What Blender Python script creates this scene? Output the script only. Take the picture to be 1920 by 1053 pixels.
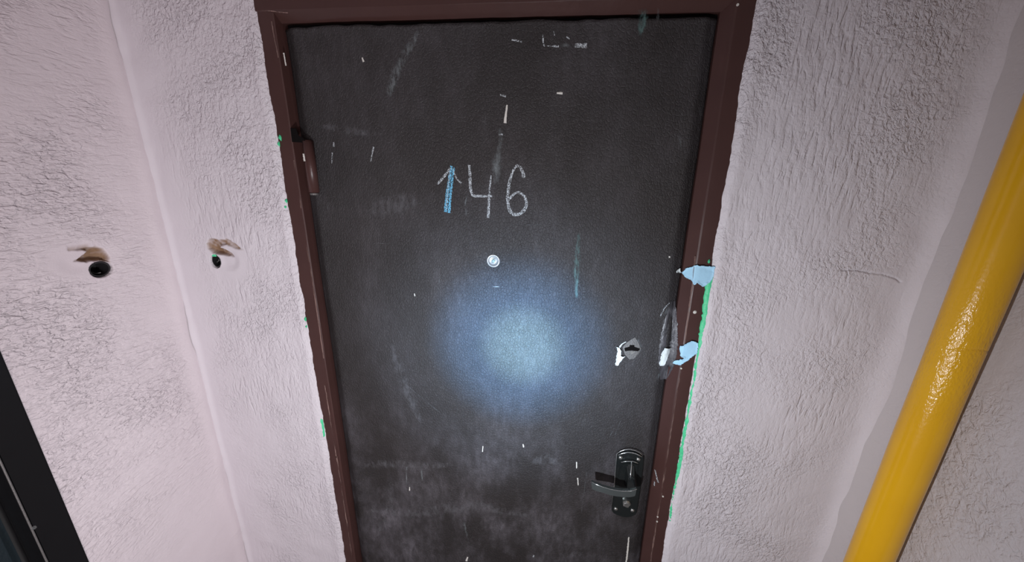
import bpy, bmesh, math, random
import numpy as np
from mathutils import Matrix, Vector
random.seed(7); rng = np.random.default_rng(11)
for o in list(bpy.data.objects): bpy.data.objects.remove(o)
S = bpy.context.scene; COL = S.collection

# ------------------------------------------------------------------ camera
FPX, CX, CY = 700.0, 960.0, 526.5
D, CZ = 0.78, 1.735                                   # distance to the door wall, eye height
R = np.array([[0.99014416, 0.06241801, -0.12537358],  # rows: world x, y (into the wall), z
              [0.13813907, -0.28780918, 0.94767266],
              [0.02306817, -0.95565154, -0.29359494]])
cam = bpy.data.cameras.new('camera'); cam.sensor_width = 36; cam.lens = 36 * FPX / 1920; cam.clip_start = .01
co = bpy.data.objects.new('camera', cam); COL.objects.link(co)
m = Matrix.Identity(4)
for i in range(3):
    m[i][0] = R[i, 0]; m[i][1] = -R[i, 1]; m[i][2] = -R[i, 2]
m.translation = (0, -D, CZ); co.matrix_world = m
S.camera = co
# ------------------------------------------------------------------ light
w = bpy.data.worlds.new('world'); S.world = w; w.use_nodes = True
bg = w.node_tree.nodes['Background']; bg.inputs[0].default_value = (1.0, .93, .96, 1); bg.inputs[1].default_value = .17
def spot(name, loc, target, energy, col, size, blend, rad):
    l = bpy.data.lights.new(name, 'SPOT'); l.energy = energy; l.color = col
    l.spot_size = math.radians(size); l.spot_blend = blend; l.shadow_soft_size = rad
    o = bpy.data.objects.new(name, l); COL.objects.link(o); o.location = loc
    o.rotation_euler = (Vector(target) - Vector(loc)).to_track_quat('-Z', 'Y').to_euler()
TORCH = (-.11, -.70, CZ - .53)
spot('torch_beam', TORCH, (-.090, 0, CZ - .420), 100, (.17, .49, 1.0), 37, 1.0, .007)
spot('torch_core', TORCH, (-.078, 0, CZ - .414), 66, (.60, 1.0, .88), 19, 1.0, .007)
spot('torch_halo', TORCH, (-.10, 0, CZ - .46), 30, (.55, .76, 1.0), 66, 1.0, .007)
spot('torch_spill', TORCH, (-.15, 0, CZ - .68), 21, (.95, .955, 1.0), 178, .66, .007)
wl = bpy.data.lights.new('left_wall_fill', 'AREA'); wl.energy = 54; wl.color = (1.0, .86, .90); wl.shape = 'RECTANGLE'; wl.size = 1.0; wl.size_y = 1.3  # added fill light that brightens the left wall, no window known there
wo = bpy.data.objects.new('left_wall_fill', wl); COL.objects.link(wo); wo.location = (1.35, -2.75, .95)
wo.rotation_euler = (Vector((-.95, -.15, .95)) - wo.location).to_track_quat('-Z', 'Y').to_euler()
V = S.view_settings; V.view_transform = 'Standard'; V.look = 'None'; V.gamma = 1; V.exposure = 0.0; V.use_curve_mapping = False

# ------------------------------------------------------------------ helpers
def ray(px, py): return R @ np.array([px - CX, py - CY, FPX])
def P(px, py, y=0.0):                                 # point of a plane parallel to the door wall
    d = ray(px, py); d = d * (D + y) / d[1]; return np.array([d[0], d[1] - D, d[2] + CZ])
def PX(px, py, x):                                    # point of a side wall
    d = ray(px, py); d = d * x / d[0]; return np.array([d[0], d[1] - D, d[2] + CZ])
def tag(o, label=None, cat=None, group=None, kind=None):
    for k, v in (('label', label), ('category', cat), ('group', group), ('kind', kind)):
        if v: o[k] = v
    return o
def link(name, me, mat=None, parent=None, smooth=False):
    o = bpy.data.objects.new(name, me); COL.objects.link(o)
    if mat: me.materials.append(mat)
    if parent: o.parent = parent
    if smooth:
        me.polygons.foreach_set('use_smooth', [True] * len(me.polygons))
    return o
def mesh(name, v, f, mat=None, parent=None, smooth=False):
    me = bpy.data.meshes.new(name); me.from_pydata([tuple(map(float, q)) for q in v], [], f); me.update()
    return link(name, me, mat, parent, smooth)
def bobj(name, bm, mat, parent=None, smooth=False):
    bmesh.ops.recalc_face_normals(bm, faces=bm.faces)
    me = bpy.data.meshes.new(name); bm.to_mesh(me); bm.free(); return link(name, me, mat, parent, smooth)
def empty(name, loc=(0, 0, 0), parent=None):
    o = bpy.data.objects.new(name, None); COL.objects.link(o); o.location = loc; o.empty_display_size = .05
    if parent: o.parent = parent
    return o
def sstep(a, b, x):
    t = np.clip((x - a) / (b - a), 0, 1); return t * t * (3 - 2 * t)
def vnoise(x, freq, seed):                            # smooth 1-D noise
    r = np.random.default_rng(seed).uniform(-1, 1, 4096); t = np.asarray(x) * freq + 500
    i = np.floor(t).astype(int) % 4095; u = t - np.floor(t); u = u * u * (3 - 2 * u); return r[i] * (1 - u) + r[i + 1] * u
def vnoise2(x, y, freq, seed):
    r = np.random.default_rng(seed).uniform(-1, 1, (512, 512)); a = np.asarray(x) * freq + 200; b = np.asarray(y) * freq + 200
    i = np.floor(a).astype(int) % 511; j = np.floor(b).astype(int) % 511; u = a - np.floor(a); v = b - np.floor(b)
    u = u * u * (3 - 2 * u); v = v * v * (3 - 2 * v)
    return (r[i, j] * (1 - u) + r[i + 1, j] * u) * (1 - v) + (r[i, j + 1] * (1 - u) + r[i + 1, j + 1] * u) * v
def poly_sd(px, py, poly):                            # signed distance, positive inside
    poly = np.asarray(poly); inside = np.zeros(px.shape, bool); dist = np.full(px.shape, 1e9)
    for k in range(len(poly)):
        a = poly[k]; b = poly[(k + 1) % len(poly)]
        if a[1] != b[1]:
            c = ((a[1] > py) != (b[1] > py)) & (px < (b[0] - a[0]) * (py - a[1]) / (b[1] - a[1]) + a[0]); inside ^= c
        e = b - a; t = np.clip(((px - a[0]) * e[0] + (py - a[1]) * e[1]) / (e @ e + 1e-12), 0, 1)
        dist = np.minimum(dist, np.hypot(px - a[0] - t * e[0], py - a[1] - t * e[1]))
    return np.where(inside, dist, -dist)
def grid_faces(nr, nc, off=0, flip=False):
    fs = []
    for r in range(nr - 1):
        for c in range(nc - 1):
            a = off + r * nc + c; q = (a, a + 1, a + nc + 1, a + nc)
            fs.append(q[::-1] if flip else q)
    return fs
def box(bm, a, b):
    vs = [bm.verts.new((x, y, z)) for x in (a[0], b[0]) for y in (a[1], b[1]) for z in (a[2], b[2])]
    for f in ((0, 1, 3, 2), (4, 6, 7, 5), (0, 4, 5, 1), (2, 3, 7, 6), (0, 2, 6, 4), (1, 5, 7, 3)): bm.faces.new([vs[i] for i in f])
def lathe(bm, prof, c, n=32, axis='y'):               # prof: (radius, offset along -y)
    rings = []
    for r, t in prof:
        rings.append([bm.verts.new((c[0] + r * math.cos(2 * math.pi * k / n), c[1] - t, c[2] + r * math.sin(2 * math.pi * k / n))) for k in range(n)])
    for i in range(len(rings) - 1):
        for k in range(n): bm.faces.new((rings[i][k], rings[i][(k + 1) % n], rings[i + 1][(k + 1) % n], rings[i + 1][k]))
    bm.faces.new(rings[0][::-1]); bm.faces.new(rings[-1])

# ------------------------------------------------------------------ materials
class N:
    def __init__(s, name):
        s.m = bpy.data.materials.new(name); s.m.use_nodes = True; s.t = s.m.node_tree
        s.b = s.t.nodes['Principled BSDF']; s.out = s.t.nodes['Material Output']
        s.tc = s.t.nodes.new('ShaderNodeTexCoord').outputs['Object']
    def n(s, kind, **kw):
        nd = s.t.nodes.new('ShaderNode' + kind)
        for k, v in kw.items():
            if hasattr(nd, k): setattr(nd, k, v)
        return nd
    def l(s, a, b): s.t.links.new(a, b)
    def map(s, scale, rot=(0, 0, 0), src=None):
        nd = s.n('Mapping'); nd.inputs['Scale'].default_value = scale; nd.inputs['Rotation'].default_value = rot
        s.l(src or s.tc, nd.inputs['Vector']); return nd.outputs[0]
    def noise(s, scale, detail=2, rough=.5, dist=0, vec=None):
        nd = s.n('TexNoise'); nd.inputs['Scale'].default_value = scale; nd.inputs['Detail'].default_value = detail
        nd.inputs['Roughness'].default_value = rough; nd.inputs['Distortion'].default_value = dist
        s.l(vec or s.tc, nd.inputs['Vector']); return nd.outputs['Fac']
    def ramp(s, fac, pts):
        nd = s.n('ValToRGB'); e = nd.color_ramp.elements
        while len(e) < len(pts): e.new(.5)
        for el, (p, c) in zip(e, pts):
            el.position = p; el.color = (c, c, c, 1) if isinstance(c, (int, float)) else (*c, 1)
        s.l(fac, nd.inputs[0]); return nd.outputs[0]
    def math(s, op, a, b=None, clamp=False):
        nd = s.n('Math', operation=op, use_clamp=clamp)
        for i, q in enumerate((a, b)):
            if q is None: continue
            if isinstance(q, (int, float)): nd.inputs[i].default_value = q
            else: s.l(q, nd.inputs[i])
        return nd.outputs[0]
    def mix(s, fac, a, b):
        nd = s.n('Mix', data_type='RGBA')
        for sock, q in ((nd.inputs[0], fac), (nd.inputs[6], a), (nd.inputs[7], b)):
            if isinstance(q, (int, float)): sock.default_value = q
            elif isinstance(q, tuple): sock.default_value = (*q, 1)
            else: s.l(q, sock)
        return nd.outputs[2]
    def bump(s, h, strength, dist, normal=None):
        nd = s.n('Bump'); nd.inputs['Strength'].default_value = strength; nd.inputs['Distance'].default_value = dist
        s.l(h, nd.inputs['Height'])
        if normal: s.l(normal, nd.inputs['Normal'])
        return nd.outputs[0]
    def set(s, color=None, rough=None, metal=None, spec=None, normal=None):
        for k, q in (('Base Color', color), ('Roughness', rough), ('Metallic', metal), ('Specular IOR Level', spec), ('Normal', normal)):
            if q is None: continue
            if isinstance(q, tuple): s.b.inputs[k].default_value = (*q, 1)
            elif isinstance(q, (int, float)): s.b.inputs[k].default_value = q
            else: s.l(q, s.b.inputs[k])
        return s
    def cover(s, fac):                                # worn-through coverage: thin chalk or paint film with gaps
        tr = s.n('BsdfTransparent'); mx = s.n('MixShader'); s.l(fac, mx.inputs[0]); s.l(tr.outputs[0], mx.inputs[1]); s.l(s.b.outputs[0], mx.inputs[2])
        s.l(mx.outputs[0], s.out.inputs['Surface']); return s

def plaster(name, stretch, streak, col, seed, k=1.0):
    q = N(name)
    v = q.map(stretch, (0, 0, 0)); big = q.noise(4.5, 2, vec=q.map((1, 1, 1), (seed, 0, seed))); big2 = q.noise(5.5, 1, vec=q.map((1, 1, 1), (0, seed, 1)))
    a = q.ramp(q.noise(72, 3, .55, .9, vec=v), [(.40, 0), (.50, .62), (.56, .80), (.72, 1)])
    b = q.ramp(q.noise(150, 2, .5, .7, vec=v), [(.38, 0), (.52, .7), (.66, 1)])
    st = q.ramp(q.noise(88, 2.5, .55, .5, vec=q.map(streak)), [(.36, 0), (.50, .75), (.64, 1)])
    c = q.noise(18, 2, .5, .5, vec=v)
    area = q.ramp(big, [(.30, .22), (.58, 1)])
    sm = q.n('Attribute', attribute_name='smooth'); area = q.math('MULTIPLY', area, q.math('SUBTRACT', 1.0, sm.outputs['Fac']))
    dab = q.math('ADD', q.math('MULTIPLY', a, .55), q.math('MULTIPLY', b, .34))
    msk = q.ramp(big2, [(.46, 0), (.62, .9)])
    mx = q.n('Mix', data_type='FLOAT'); q.l(msk, mx.inputs[0]); q.l(dab, mx.inputs[2]); q.l(q.math('ADD', q.math('MULTIPLY', st, .55), q.math('MULTIPLY', b, .10)), mx.inputs[3])
    h = q.math('MULTIPLY', mx.outputs[0], area)
    h = q.math('ADD', h, q.math('MULTIPLY', c, .55))
    h = q.math('ADD', h, q.math('MULTIPLY', q.noise(320, 2), .07))
    ex = q.n('Attribute', attribute_name='exposed').outputs['Fac']; hl = q.n('Attribute', attribute_name='hole').outputs['Fac']
    tint = q.noise(3.0, 3)
    base = q.mix(q.ramp(tint, [(.3, 0), (.7, 1)]), tuple(x * .96 for x in col), col)
    brown = q.mix(q.noise(90, 3), (.20, .115, .062), (.34, .23, .15))
    base = q.mix(ex, base, brown); base = q.mix(hl, base, (.012, .012, .012))
    return q.set(base, .62, spec=.3, normal=q.bump(h, 1.0, .0031 * k)).m
M_front = plaster('plaster_front', (1.15, 1, .95), (1.25, 1, .30), (.70, .665, .70), .3, 1.15)
M_left = plaster('plaster_left', (1, .55, 1.35), (1, .40, 1.5), (.74, .675, .70), 1.7, 1.35)
M_right = plaster('plaster_right', (1, .8, .8), (1, .8, .5), (.53, .495, .50), 2.9, 1.0)
def plain(name, col, rough=.5, metal=0, spec=.5, bscale=0, bdist=0):
    q = N(name); nrm = q.bump(q.noise(bscale, 3), 1, bdist) if bscale else None
    c2 = q.mix(q.noise(35, 3), tuple(x * .88 for x in col), col)
    return q.set(c2, rough, metal, spec, nrm).m
M_floor = plain('floor_concrete', (.22, .2, .19), .8, bscale=40, bdist=.002)
M_ceil = plain('ceiling_paint', (.6, .57, .56), .8)
# padded artificial leather
q = N('artificial_leather')
gr = q.noise(520, 3, .65, 1.0); gr2 = q.noise(110, 3, .6, .6, vec=q.map((1.3, 1, .75))); wr = q.n('TexVoronoi', feature='DISTANCE_TO_EDGE'); wr.inputs['Scale'].default_value = 170
q.l(q.map((1, 1, .7)), wr.inputs['Vector'])
h = q.math('ADD', q.math('MULTIPLY', gr, .55), q.math('ADD', q.math('MULTIPLY', gr2, .42), q.math('MULTIPLY', q.ramp(wr.outputs['Distance'], [(0, 0), (.16, 1)]), .25)))
sepz = q.n('SeparateXYZ'); q.l(q.tc, sepz.inputs[0])
dust = q.ramp(q.noise(8, 7, .68, .15, vec=q.map((1, 1, .55))), [(.42, 0), (.72, 1)])
low = q.n('MapRange'); q.l(sepz.outputs['Z'], low.inputs[0]); low.inputs[1].default_value = 1.15; low.inputs[2].default_value = .75
hand = q.math('MULTIPLY', dust, q.math('ADD', q.math('MULTIPLY', low.outputs[0], .85), .30), clamp=True)
col = q.mix(q.noise(2.5, 2), (.020, .0165, .016), (.026, .024, .025))
hand = q.math('MULTIPLY', hand, q.ramp(q.noise(70, 5, .7, .3, vec=q.map((1, 1, .4))), [(.36, .25), (.68, 1)]))
col = q.mix(hand, col, (.15, .142, .16))
q.set(col, q.math('ADD', q.math('MULTIPLY', gr2, .22), .40), spec=.5, normal=q.bump(h, 1, .0019)); M_leather = q.m
# brown oil paint
q = N('brown_paint'); brush = q.noise(60, 3, .5, 0, vec=q.map((1, 1, .08)))
q.set(q.mix(q.noise(14, 3), (.052, .0240, .0210), (.073, .034, .0300)), .36, spec=.4, normal=q.bump(brush, 1, .0006)); M_brown = q.m
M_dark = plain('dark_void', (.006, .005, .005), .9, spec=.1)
M_chrome = plain('chrome', (.46, .48, .48), .40, .6)
M_blackmetal = plain('black_nickel', (.055, .065, .065), .17, .75, bscale=60, bdist=.0003)
M_lever = plain('lever_metal', (.17, .20, .20), .33, .75, bscale=70, bdist=.0003)
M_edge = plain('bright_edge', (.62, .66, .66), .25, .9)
M_screw = plain('screw_steel', (.5, .52, .5), .3, .9)
M_glass = plain('lens_glass', (.30, .42, .40), .05, 0, .9)
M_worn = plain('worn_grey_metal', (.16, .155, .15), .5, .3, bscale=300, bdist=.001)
M_paper = plain('pale_paper', (.78, .86, .86), .75, bscale=160, bdist=.0008)
M_bluepaper = plain('blue_paper', (.44, .76, .98), .7, bscale=120, bdist=.0008)
M_green = plain('green_paint', (.09, .70, .34), .5, bscale=150, bdist=.0015)
M_cream = plain('cream_plaster', (.60, .57, .50), .8)
def film(name, col, lo, hi, scale, rough=.8, vec=None, amt=1.0, soft=False):
    q = N(name); f = q.ramp(q.noise(scale, 3, .65, 0, vec=q.map(vec) if vec else None), [(lo, 0), (hi, amt)])
    if soft: f = q.math('MULTIPLY', f, q.n('Attribute', attribute_name='cover').outputs['Fac'])
    return q.set(col, rough, spec=.2).cover(f).m
M_chalk = film('white_chalk', (.50, .545, .575), .40, .58, 420)
M_bluechalk = film('blue_chalk', (.20, .60, .88), .38, .58, 420)
M_scuff = film('grey_scuff', (.22, .245, .255), .36, .72, 190, .6, (1, 1, .35), .7, True)
M_greenscuff = film('green_grey_scuff', (.14, .24, .23), .36, .74, 210, .6, (1, 1, .3), .8, True)
M_haze = film('scuffed_haze', (.20, .20, .215), .40, .80, 95, .6, (1, 1, .45), .5, True)
q = N('torn_leather'); stv = q.noise(90, 4, .6, .4, vec=q.map((1, 1, .16)))
M_torn = q.set(q.mix(q.ramp(stv, [(.35, 0), (.65, 1)]), (.026, .026, .029), (.12, .118, .13)), .38, spec=.5, normal=q.bump(stv, 1, .004)).m
M_drip = plain('white_paint_drip', (.70, .69, .64), .5)
M_wear_glint = film('worn_highlight', (.24, .16, .14), .40, .62, 120, .5, (1, 1, .15))
q = N('yellow_gas_paint')
drz = q.noise(300, 2, .5, 0, vec=q.map((1, 1, .5))); att = q.n('Attribute', attribute_name='wrinkle').outputs['Fac']
q.set(q.mix(q.noise(12, 3), (.70, .36, .006), (.78, .43, .010)), .22, spec=.55, normal=q.bump(q.math('ADD', q.math('MULTIPLY', drz, att), q.math('MULTIPLY', q.noise(45, 2), .25)), 1, .0016)); M_pipe = q.m
M_bframe = plain('black_frame_paint', (.010, .010, .011), .28, 0, .4, 30, .0004)
M_bleaf = plain('dark_teal_leaf', (.016, .026, .032), .45, 0, .4, 200, .0005)

# ------------------------------------------------------------------ the room
XL, XR, HT, YB = -.95, .69, 2.62, -1.75               # side walls, ceiling height, back end
def set_attr(me, name, vals):
    a = me.attributes.new(name, 'FLOAT', 'POINT'); a.data.foreach_set('value', np.asarray(vals, dtype=np.float32).ravel())
LEAN_R, LEAN_L = .016, .012                           # the old door block leans a little
def edge_r(z): return .3015 - LEAN_R * (z - CZ)
def edge_l(z): return -.6225 - LEAN_L * (z - CZ)
ZTOP = CZ + .345                                      # top of the door block
# hollow around the cable hole in the front wall
def zpoly(region, k, pts, fn): return np.array([fn(region[0] + a / k, region[1] + b / k) for a, b in pts])
F1 = zpoly((360, 430), 10.53, [(268, 285), (300, 205), (360, 170), (430, 182), (500, 202), (700, 180), (860, 280), (1015, 405), (850, 385), (680, 310), (560, 325), (545, 360), (640, 395), (760, 460), (825, 545), (700, 540), (580, 520), (380, 460), (300, 380)], lambda a, b: P(a, b)[[0, 2]])
F1h = P(360 + 460 / 10.53, 430 + 630 / 10.53)[[0, 2]]; F1d = P(360 + 720 / 10.53, 430 + 600 / 10.53)[[0, 2]]
CRK = np.array([P(*p)[[0, 2]] for p in [(1578, 506), (1606, 506), (1630, 511), (1655, 514), (1678, 521), (1688, 528)]])
def polyline_d(x, z, pl):
    d = np.full(x.shape, 1e9)
    for a, b in zip(pl[:-1], pl[1:]):
        e = b - a; t = np.clip(((x - a[0]) * e[0] + (z - a[1]) * e[1]) / (e @ e), 0, 1); d = np.minimum(d, np.hypot(x - a[0] - t * e[0], z - a[1] - t * e[1]))
    return d
def axis(lo, hi, step, fine=(), fstep=.0015):
    a = list(np.arange(lo, hi, step)) + [hi]
    for f0, f1 in fine:
        f0 = max(f0, lo); f1 = min(f1, hi)
        a = [t for t in a if not (f0 - fstep < t < f1 + fstep) or t in (lo, hi)] + list(np.arange(f0, f1, fstep))
    return np.array(sorted(set(np.round(a, 5))))
V_, F_, EXP, HOL, SMO = [], [], [], [], []
def front_panel(xs, zs, edge_side):
    off = len(V_); nc = len(xs) + 3
    zj = np.asarray(zs)
    lo, hi = xs[0], xs[-1]
    e = (edge_l(zj) if edge_side > 0 else edge_r(zj)) + .0008 * vnoise(zj, 160, 3 + edge_side) + .0014 * vnoise(zj, 38, 9 + edge_side) + .002 * vnoise(zj, 9, 5)
    for r, z in enumerate(zj):
        if edge_side > 0: X = lo + (e[r] - lo) * (xs - lo) / (hi - lo)
        else: X = e[r] + (hi - e[r]) * (xs - lo) / (hi - lo)
        Z = np.full(X.shape, z); Y = .0022 * vnoise2(X, Z, 7, 4) + .0012 * vnoise2(X, Z, 24, 8)
        de = np.abs(X - e[r]); Y += .004 * (1 - sstep(0, .012, de)) - .0025 * sstep(.0, .01, de) * (1 - sstep(.01, .04, de))
        ex = np.zeros(X.shape); ho = np.zeros(X.shape)
        if edge_side > 0:                             # plaster bead run along the corner, and the hollow
            dc = X - XL; wv = .006 * vnoise(z, 14, 31) + .003 * vnoise(z, 45, 32)
            Y -= (.005 + .4 * abs(wv)) * np.exp(-(dc / (.008 + .2 * wv)) ** 2)
            sm = np.exp(-(dc / .06) ** 2)
            if abs(z - F1h[1]) < .08:
                sd = poly_sd(X, Z, F1) + .0012 * vnoise2(X, Z, 260, 33); near = np.exp(-(np.hypot(X - F1h[0], Z - F1h[1] - .014) / .028) ** 2); Y += (.004 + .016 * near) * sstep(-.001, .004, sd); ex = sstep(-.002, .003, sd) * np.clip(.66 + .6 * near + .35 * vnoise2(X, Z, 150, 34), 0, 1)
                dd = np.hypot(X - F1d[0], Z - F1d[1]); Y += .004 * (1 - sstep(.012, .032, dd)); sm = np.maximum(sm, 1 - sstep(.04, .07, dd))
                hh = np.hypot((X - F1h[0]) / .0138, (Z - F1h[1]) / .0175); Y += .05 * (1 - sstep(.86, 1.0, hh)); ho = 1 - sstep(.9, 1.02, hh)
        else:
            sm = np.exp(-((XR - X) / .075) ** 2) * .9; Y -= .016 * np.exp(-((XR - X) / (.024 + .006 * vnoise(z, 11, 35))) ** 2)
            d = polyline_d(X, Z, CRK); Y += .0035 * (1 - sstep(0, .0022, d))
        P_ = list(zip(X, Y, Z)); A = [list(ex), list(ho), list(sm)]
        ye = Y[-1] if edge_side > 0 else Y[0]; s = edge_side
        tail = [(e[r] + s * .0012, ye + .002, z), (e[r] + s * .0016, .010, z), (e[r] + s * .0012, .03, z)]
        if s > 0: row = P_ + tail
        else: row = tail[::-1] + P_
        z3 = [0, 0, 0]; A = [(a + z3) if s > 0 else (z3 + a) for a in A]
        V_.extend(row); EXP.extend(A[0]); HOL.extend(A[1]); SMO.extend(A[2])
    F_.extend(grid_faces(len(zj), nc, off))
zs = axis(0, ZTOP, .004, [(F1h[1] - .05, F1h[1] + .06), (float(CRK[:, 1].min()) - .01, float(CRK[:, 1].max()) + .01)], .0015)
front_panel(axis(XL, -.6225, .006, [(XL, XL + .024), (F1h[0] - .04, F1h[0] + .085)], .0015), zs, 1)
front_panel(axis(.3015, XR, .004, [(CRK[0, 0] - .004, CRK[-1, 0] + .004)], .0015), zs, -1)
off = len(V_); xs = np.linspace(XL, XR, 60); zz = np.linspace(ZTOP, HT, 30)
for z in zz:
    for x in xs: V_.append((x, 0, z)); EXP.append(0); HOL.append(0); SMO.append(0)
F_.extend(grid_faces(30, 60, off))
wf = mesh('wall_front', V_, F_, M_front, smooth=True)
for n_, a_ in (('exposed', EXP), ('hole', HOL), ('smooth', SMO)): set_attr(wf.data, n_, a_)
tag(wf, 'lavender white textured plaster wall around the dark apartment door', 'wall', kind='structure')

# left wall with the neighbour's door opening
def slope(px, py): d = ray(px, py); return d[1] / d[0]
YD = PX(165, 1053, XL)[1]; YD1 = YD - .88               # opening of the neighbour's door
L1 = zpoly((90, 430), 8.773, [(285, 330), (430, 305), (580, 278), (690, 285), (770, 272), (870, 300), (960, 370), (1005, 450), (1015, 540), (900, 520), (760, 520), (660, 540), (540, 535), (420, 530), (470, 490), (560, 430), (640, 365), (560, 350), (430, 352), (330, 352)], lambda a, b: PX(a, b, XL)[[1, 2]])
L1h = PX(90 + 872 / 8.773, 430 + 655 / 8.773, XL)[[1, 2]]
L1e = (abs(PX(90 + 1080 / 8.773, 504, XL)[1] - PX(90 + 660 / 8.773, 504, XL)[1]) / 2, abs(PX(189, 430 + 520 / 8.773, XL)[2] - PX(189, 430 + 800 / 8.773, XL)[2]) / 2)
L1d = PX(150, 488, XL)[[1, 2]]
V_, F_, EXP, HOL, SMO = [], [], [], [], []
def left_panel(ys, zs, hole):
    off = len(V_); ys = np.asarray(ys)
    for z in zs:
        Z = np.full(ys.shape, z); X = XL + .003 * vnoise2(ys, Z, 6, 14) + .0012 * vnoise2(ys, Z, 22, 18)
        ex = np.zeros(ys.shape); ho = ex.copy(); sm = np.exp(-(ys / .05) ** 2)
        if hole:
            X = X * 1.0 + .003 * np.exp(-((ys + .020 + .005 * vnoise(z, 12, 41)) / .014) ** 2)
            sm = np.maximum(sm, .93 * (1 - sstep(CZ - 1.05, CZ - .55, z)))
            if abs(z - L1h[1]) < .08:
                sd = poly_sd(ys, Z, L1) + .0012 * vnoise2(ys, Z, 240, 43); near = np.exp(-(np.hypot(ys - L1h[0], Z - L1h[1] - .014) / .034) ** 2); X -= (.004 + .017 * near) * sstep(-.001, .005, sd); ex = sstep(-.002, .003, sd) * np.clip(.55 + .7 * near + .35 * vnoise2(ys, Z, 140, 44), 0, 1)
                dd = np.hypot((ys - L1d[0]) / 1.5, Z - L1d[1]); X -= .003 * (1 - sstep(.01, .03, dd)); sm = np.maximum(sm, 1 - sstep(.025, .05, dd))
                hh = np.hypot((ys - L1h[0]) / L1e[0], (Z - L1h[1]) / L1e[1]); X -= .05 * (1 - sstep(.86, 1.0, hh)); ho = 1 - sstep(.9, 1.02, hh)
        V_.extend(zip(X, ys, Z)); EXP.extend(ex); HOL.extend(ho); SMO.extend(sm)
    F_.extend(grid_faces(len(zs), len(ys), off))
zl = axis(0, HT, .008, [(L1h[1] - .04, L1h[1] + .05)], .0015)
left_panel(axis(YD, 0.0, .006, [(L1d[0] - .06, L1h[0] + .04)], .0015), zl, True)
left_panel(np.linspace(YB, YD1, 20), np.linspace(0, HT, 60), False)
left_panel(np.linspace(YD1, YD, 30), np.linspace(2.06, HT, 20), False)
wl_ = mesh('wall_left', V_, F_, M_left, smooth=True)
for n_, a_ in (('exposed', EXP), ('hole', HOL), ('smooth', SMO)): set_attr(wl_.data, n_, a_)
tag(wl_, 'pinkish white plaster side wall beside the black door frame', 'wall', kind='structure')
# right wall
ys = np.linspace(YB, 0, 200); zz = np.linspace(0, HT, 260); Yg, Zg = np.meshgrid(ys, zz)
Xg = XR + .004 * vnoise2(Yg, Zg, 6, 24) + .0015 * vnoise2(Yg, Zg, 20, 28) - .016 * np.exp(-((Yg) / .025) ** 2)
wr_ = mesh('wall_right', list(zip(Xg.ravel(), Yg.ravel(), Zg.ravel())), grid_faces(260, 200, flip=True), M_right, smooth=True)
set_attr(wr_.data, 'smooth', .75 * np.exp(-(Yg.ravel() / .08) ** 2) + .15)
tag(wr_, 'greyish plaster side wall behind the yellow gas pipe', 'wall', kind='structure')
bm = bmesh.new(); box(bm, (XL - .1, YB, -.08), (XR + .1, .1, 0)); tag(bobj('floor', bm, M_floor), 'plain grey concrete landing floor', 'floor', kind='structure')
bm = bmesh.new(); box(bm, (XL - .1, YB, HT), (XR + .1, .1, HT + .08)); tag(bobj('ceiling', bm, M_ceil), 'plain off-white landing ceiling', 'ceiling', kind='structure')

# old green paint left along the plaster edge (parts of the front wall)
def green_band(rows, y=.0035, seed=0):
    vs, n = [], 0; z0 = rows[0][2]; z1 = rows[-1][2]; zz = np.arange(min(z0, z1), max(z0, z1), .0022)
    order = sorted(rows, key=lambda t: t[2]); zr = [t[2] for t in order]
    a = np.interp(zz, zr, [t[0] for t in order]) + .0016 * vnoise(zz, 210, 50 + seed) + .0012 * vnoise(zz, 60, 51 + seed)
    b = np.interp(zz, zr, [t[1] for t in order]); fade = np.minimum(1, np.minimum(zz - zz[0], zz[-1] - zz) / .02 + .15); side = 1 if seed == 0 else 0
    a = b + (a - b) * fade if side else a; b = a + (b - a) * fade if not side else b
    for i, z in enumerate(zz): vs += [(a[i], y, z), (a[i], y - .0015, z), ((a[i] + b[i]) / 2, y - .0025 - .001 * abs(vnoise(z, 120, 60)), z), (b[i], y - .0015, z), (b[i], y, z)]
    mesh('green_paint_edge', vs, grid_faces(len(zz), 5), M_green, wf, True)
def row(py, xa, xb): a = P(xa, py, .002); b = P(xb, py, .002); return (a[0], b[0], (a[2] + b[2]) / 2)
green_band([row(515, 1326, 1340), row(560, 1319, 1336), row(620, 1313, 1328), row(660, 1307, 1322), row(720, 1299, 1312), row(770, 1289, 1303), row(805, 1282, 1296), row(850, 1274, 1286), row(900, 1266, 1279), row(950, 1258, 1268), row(985, 1253, 1262)])
green_band([row(776, 592, 603), row(800, 596, 607), row(826, 600, 610)], seed=3)
for (px, py, s) in ((524, 258, 5), (522, 270, 4), (536, 376, 4), (535, 388, 3), (572, 598, 4), (574, 612, 3), (1330, 490, 3)):
    c = P(px, py, .002); bm = bmesh.new(); n = 7; ctr = bm.verts.new((c[0], c[1] - .004, c[2]))
    rim = [bm.verts.new((c[0] + s * .0008 * math.cos(k * 6.283 / n) * random.uniform(.6, 1.2), c[1] + .002, c[2] + s * .0016 * math.sin(k * 6.283 / n) * random.uniform(.6, 1.2))) for k in range(n)]
    for k in range(n): bm.faces.new((ctr, rim[k], rim[(k + 1) % n]))
    bobj('paint_glint_fleck', bm, M_green, wf)
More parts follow.
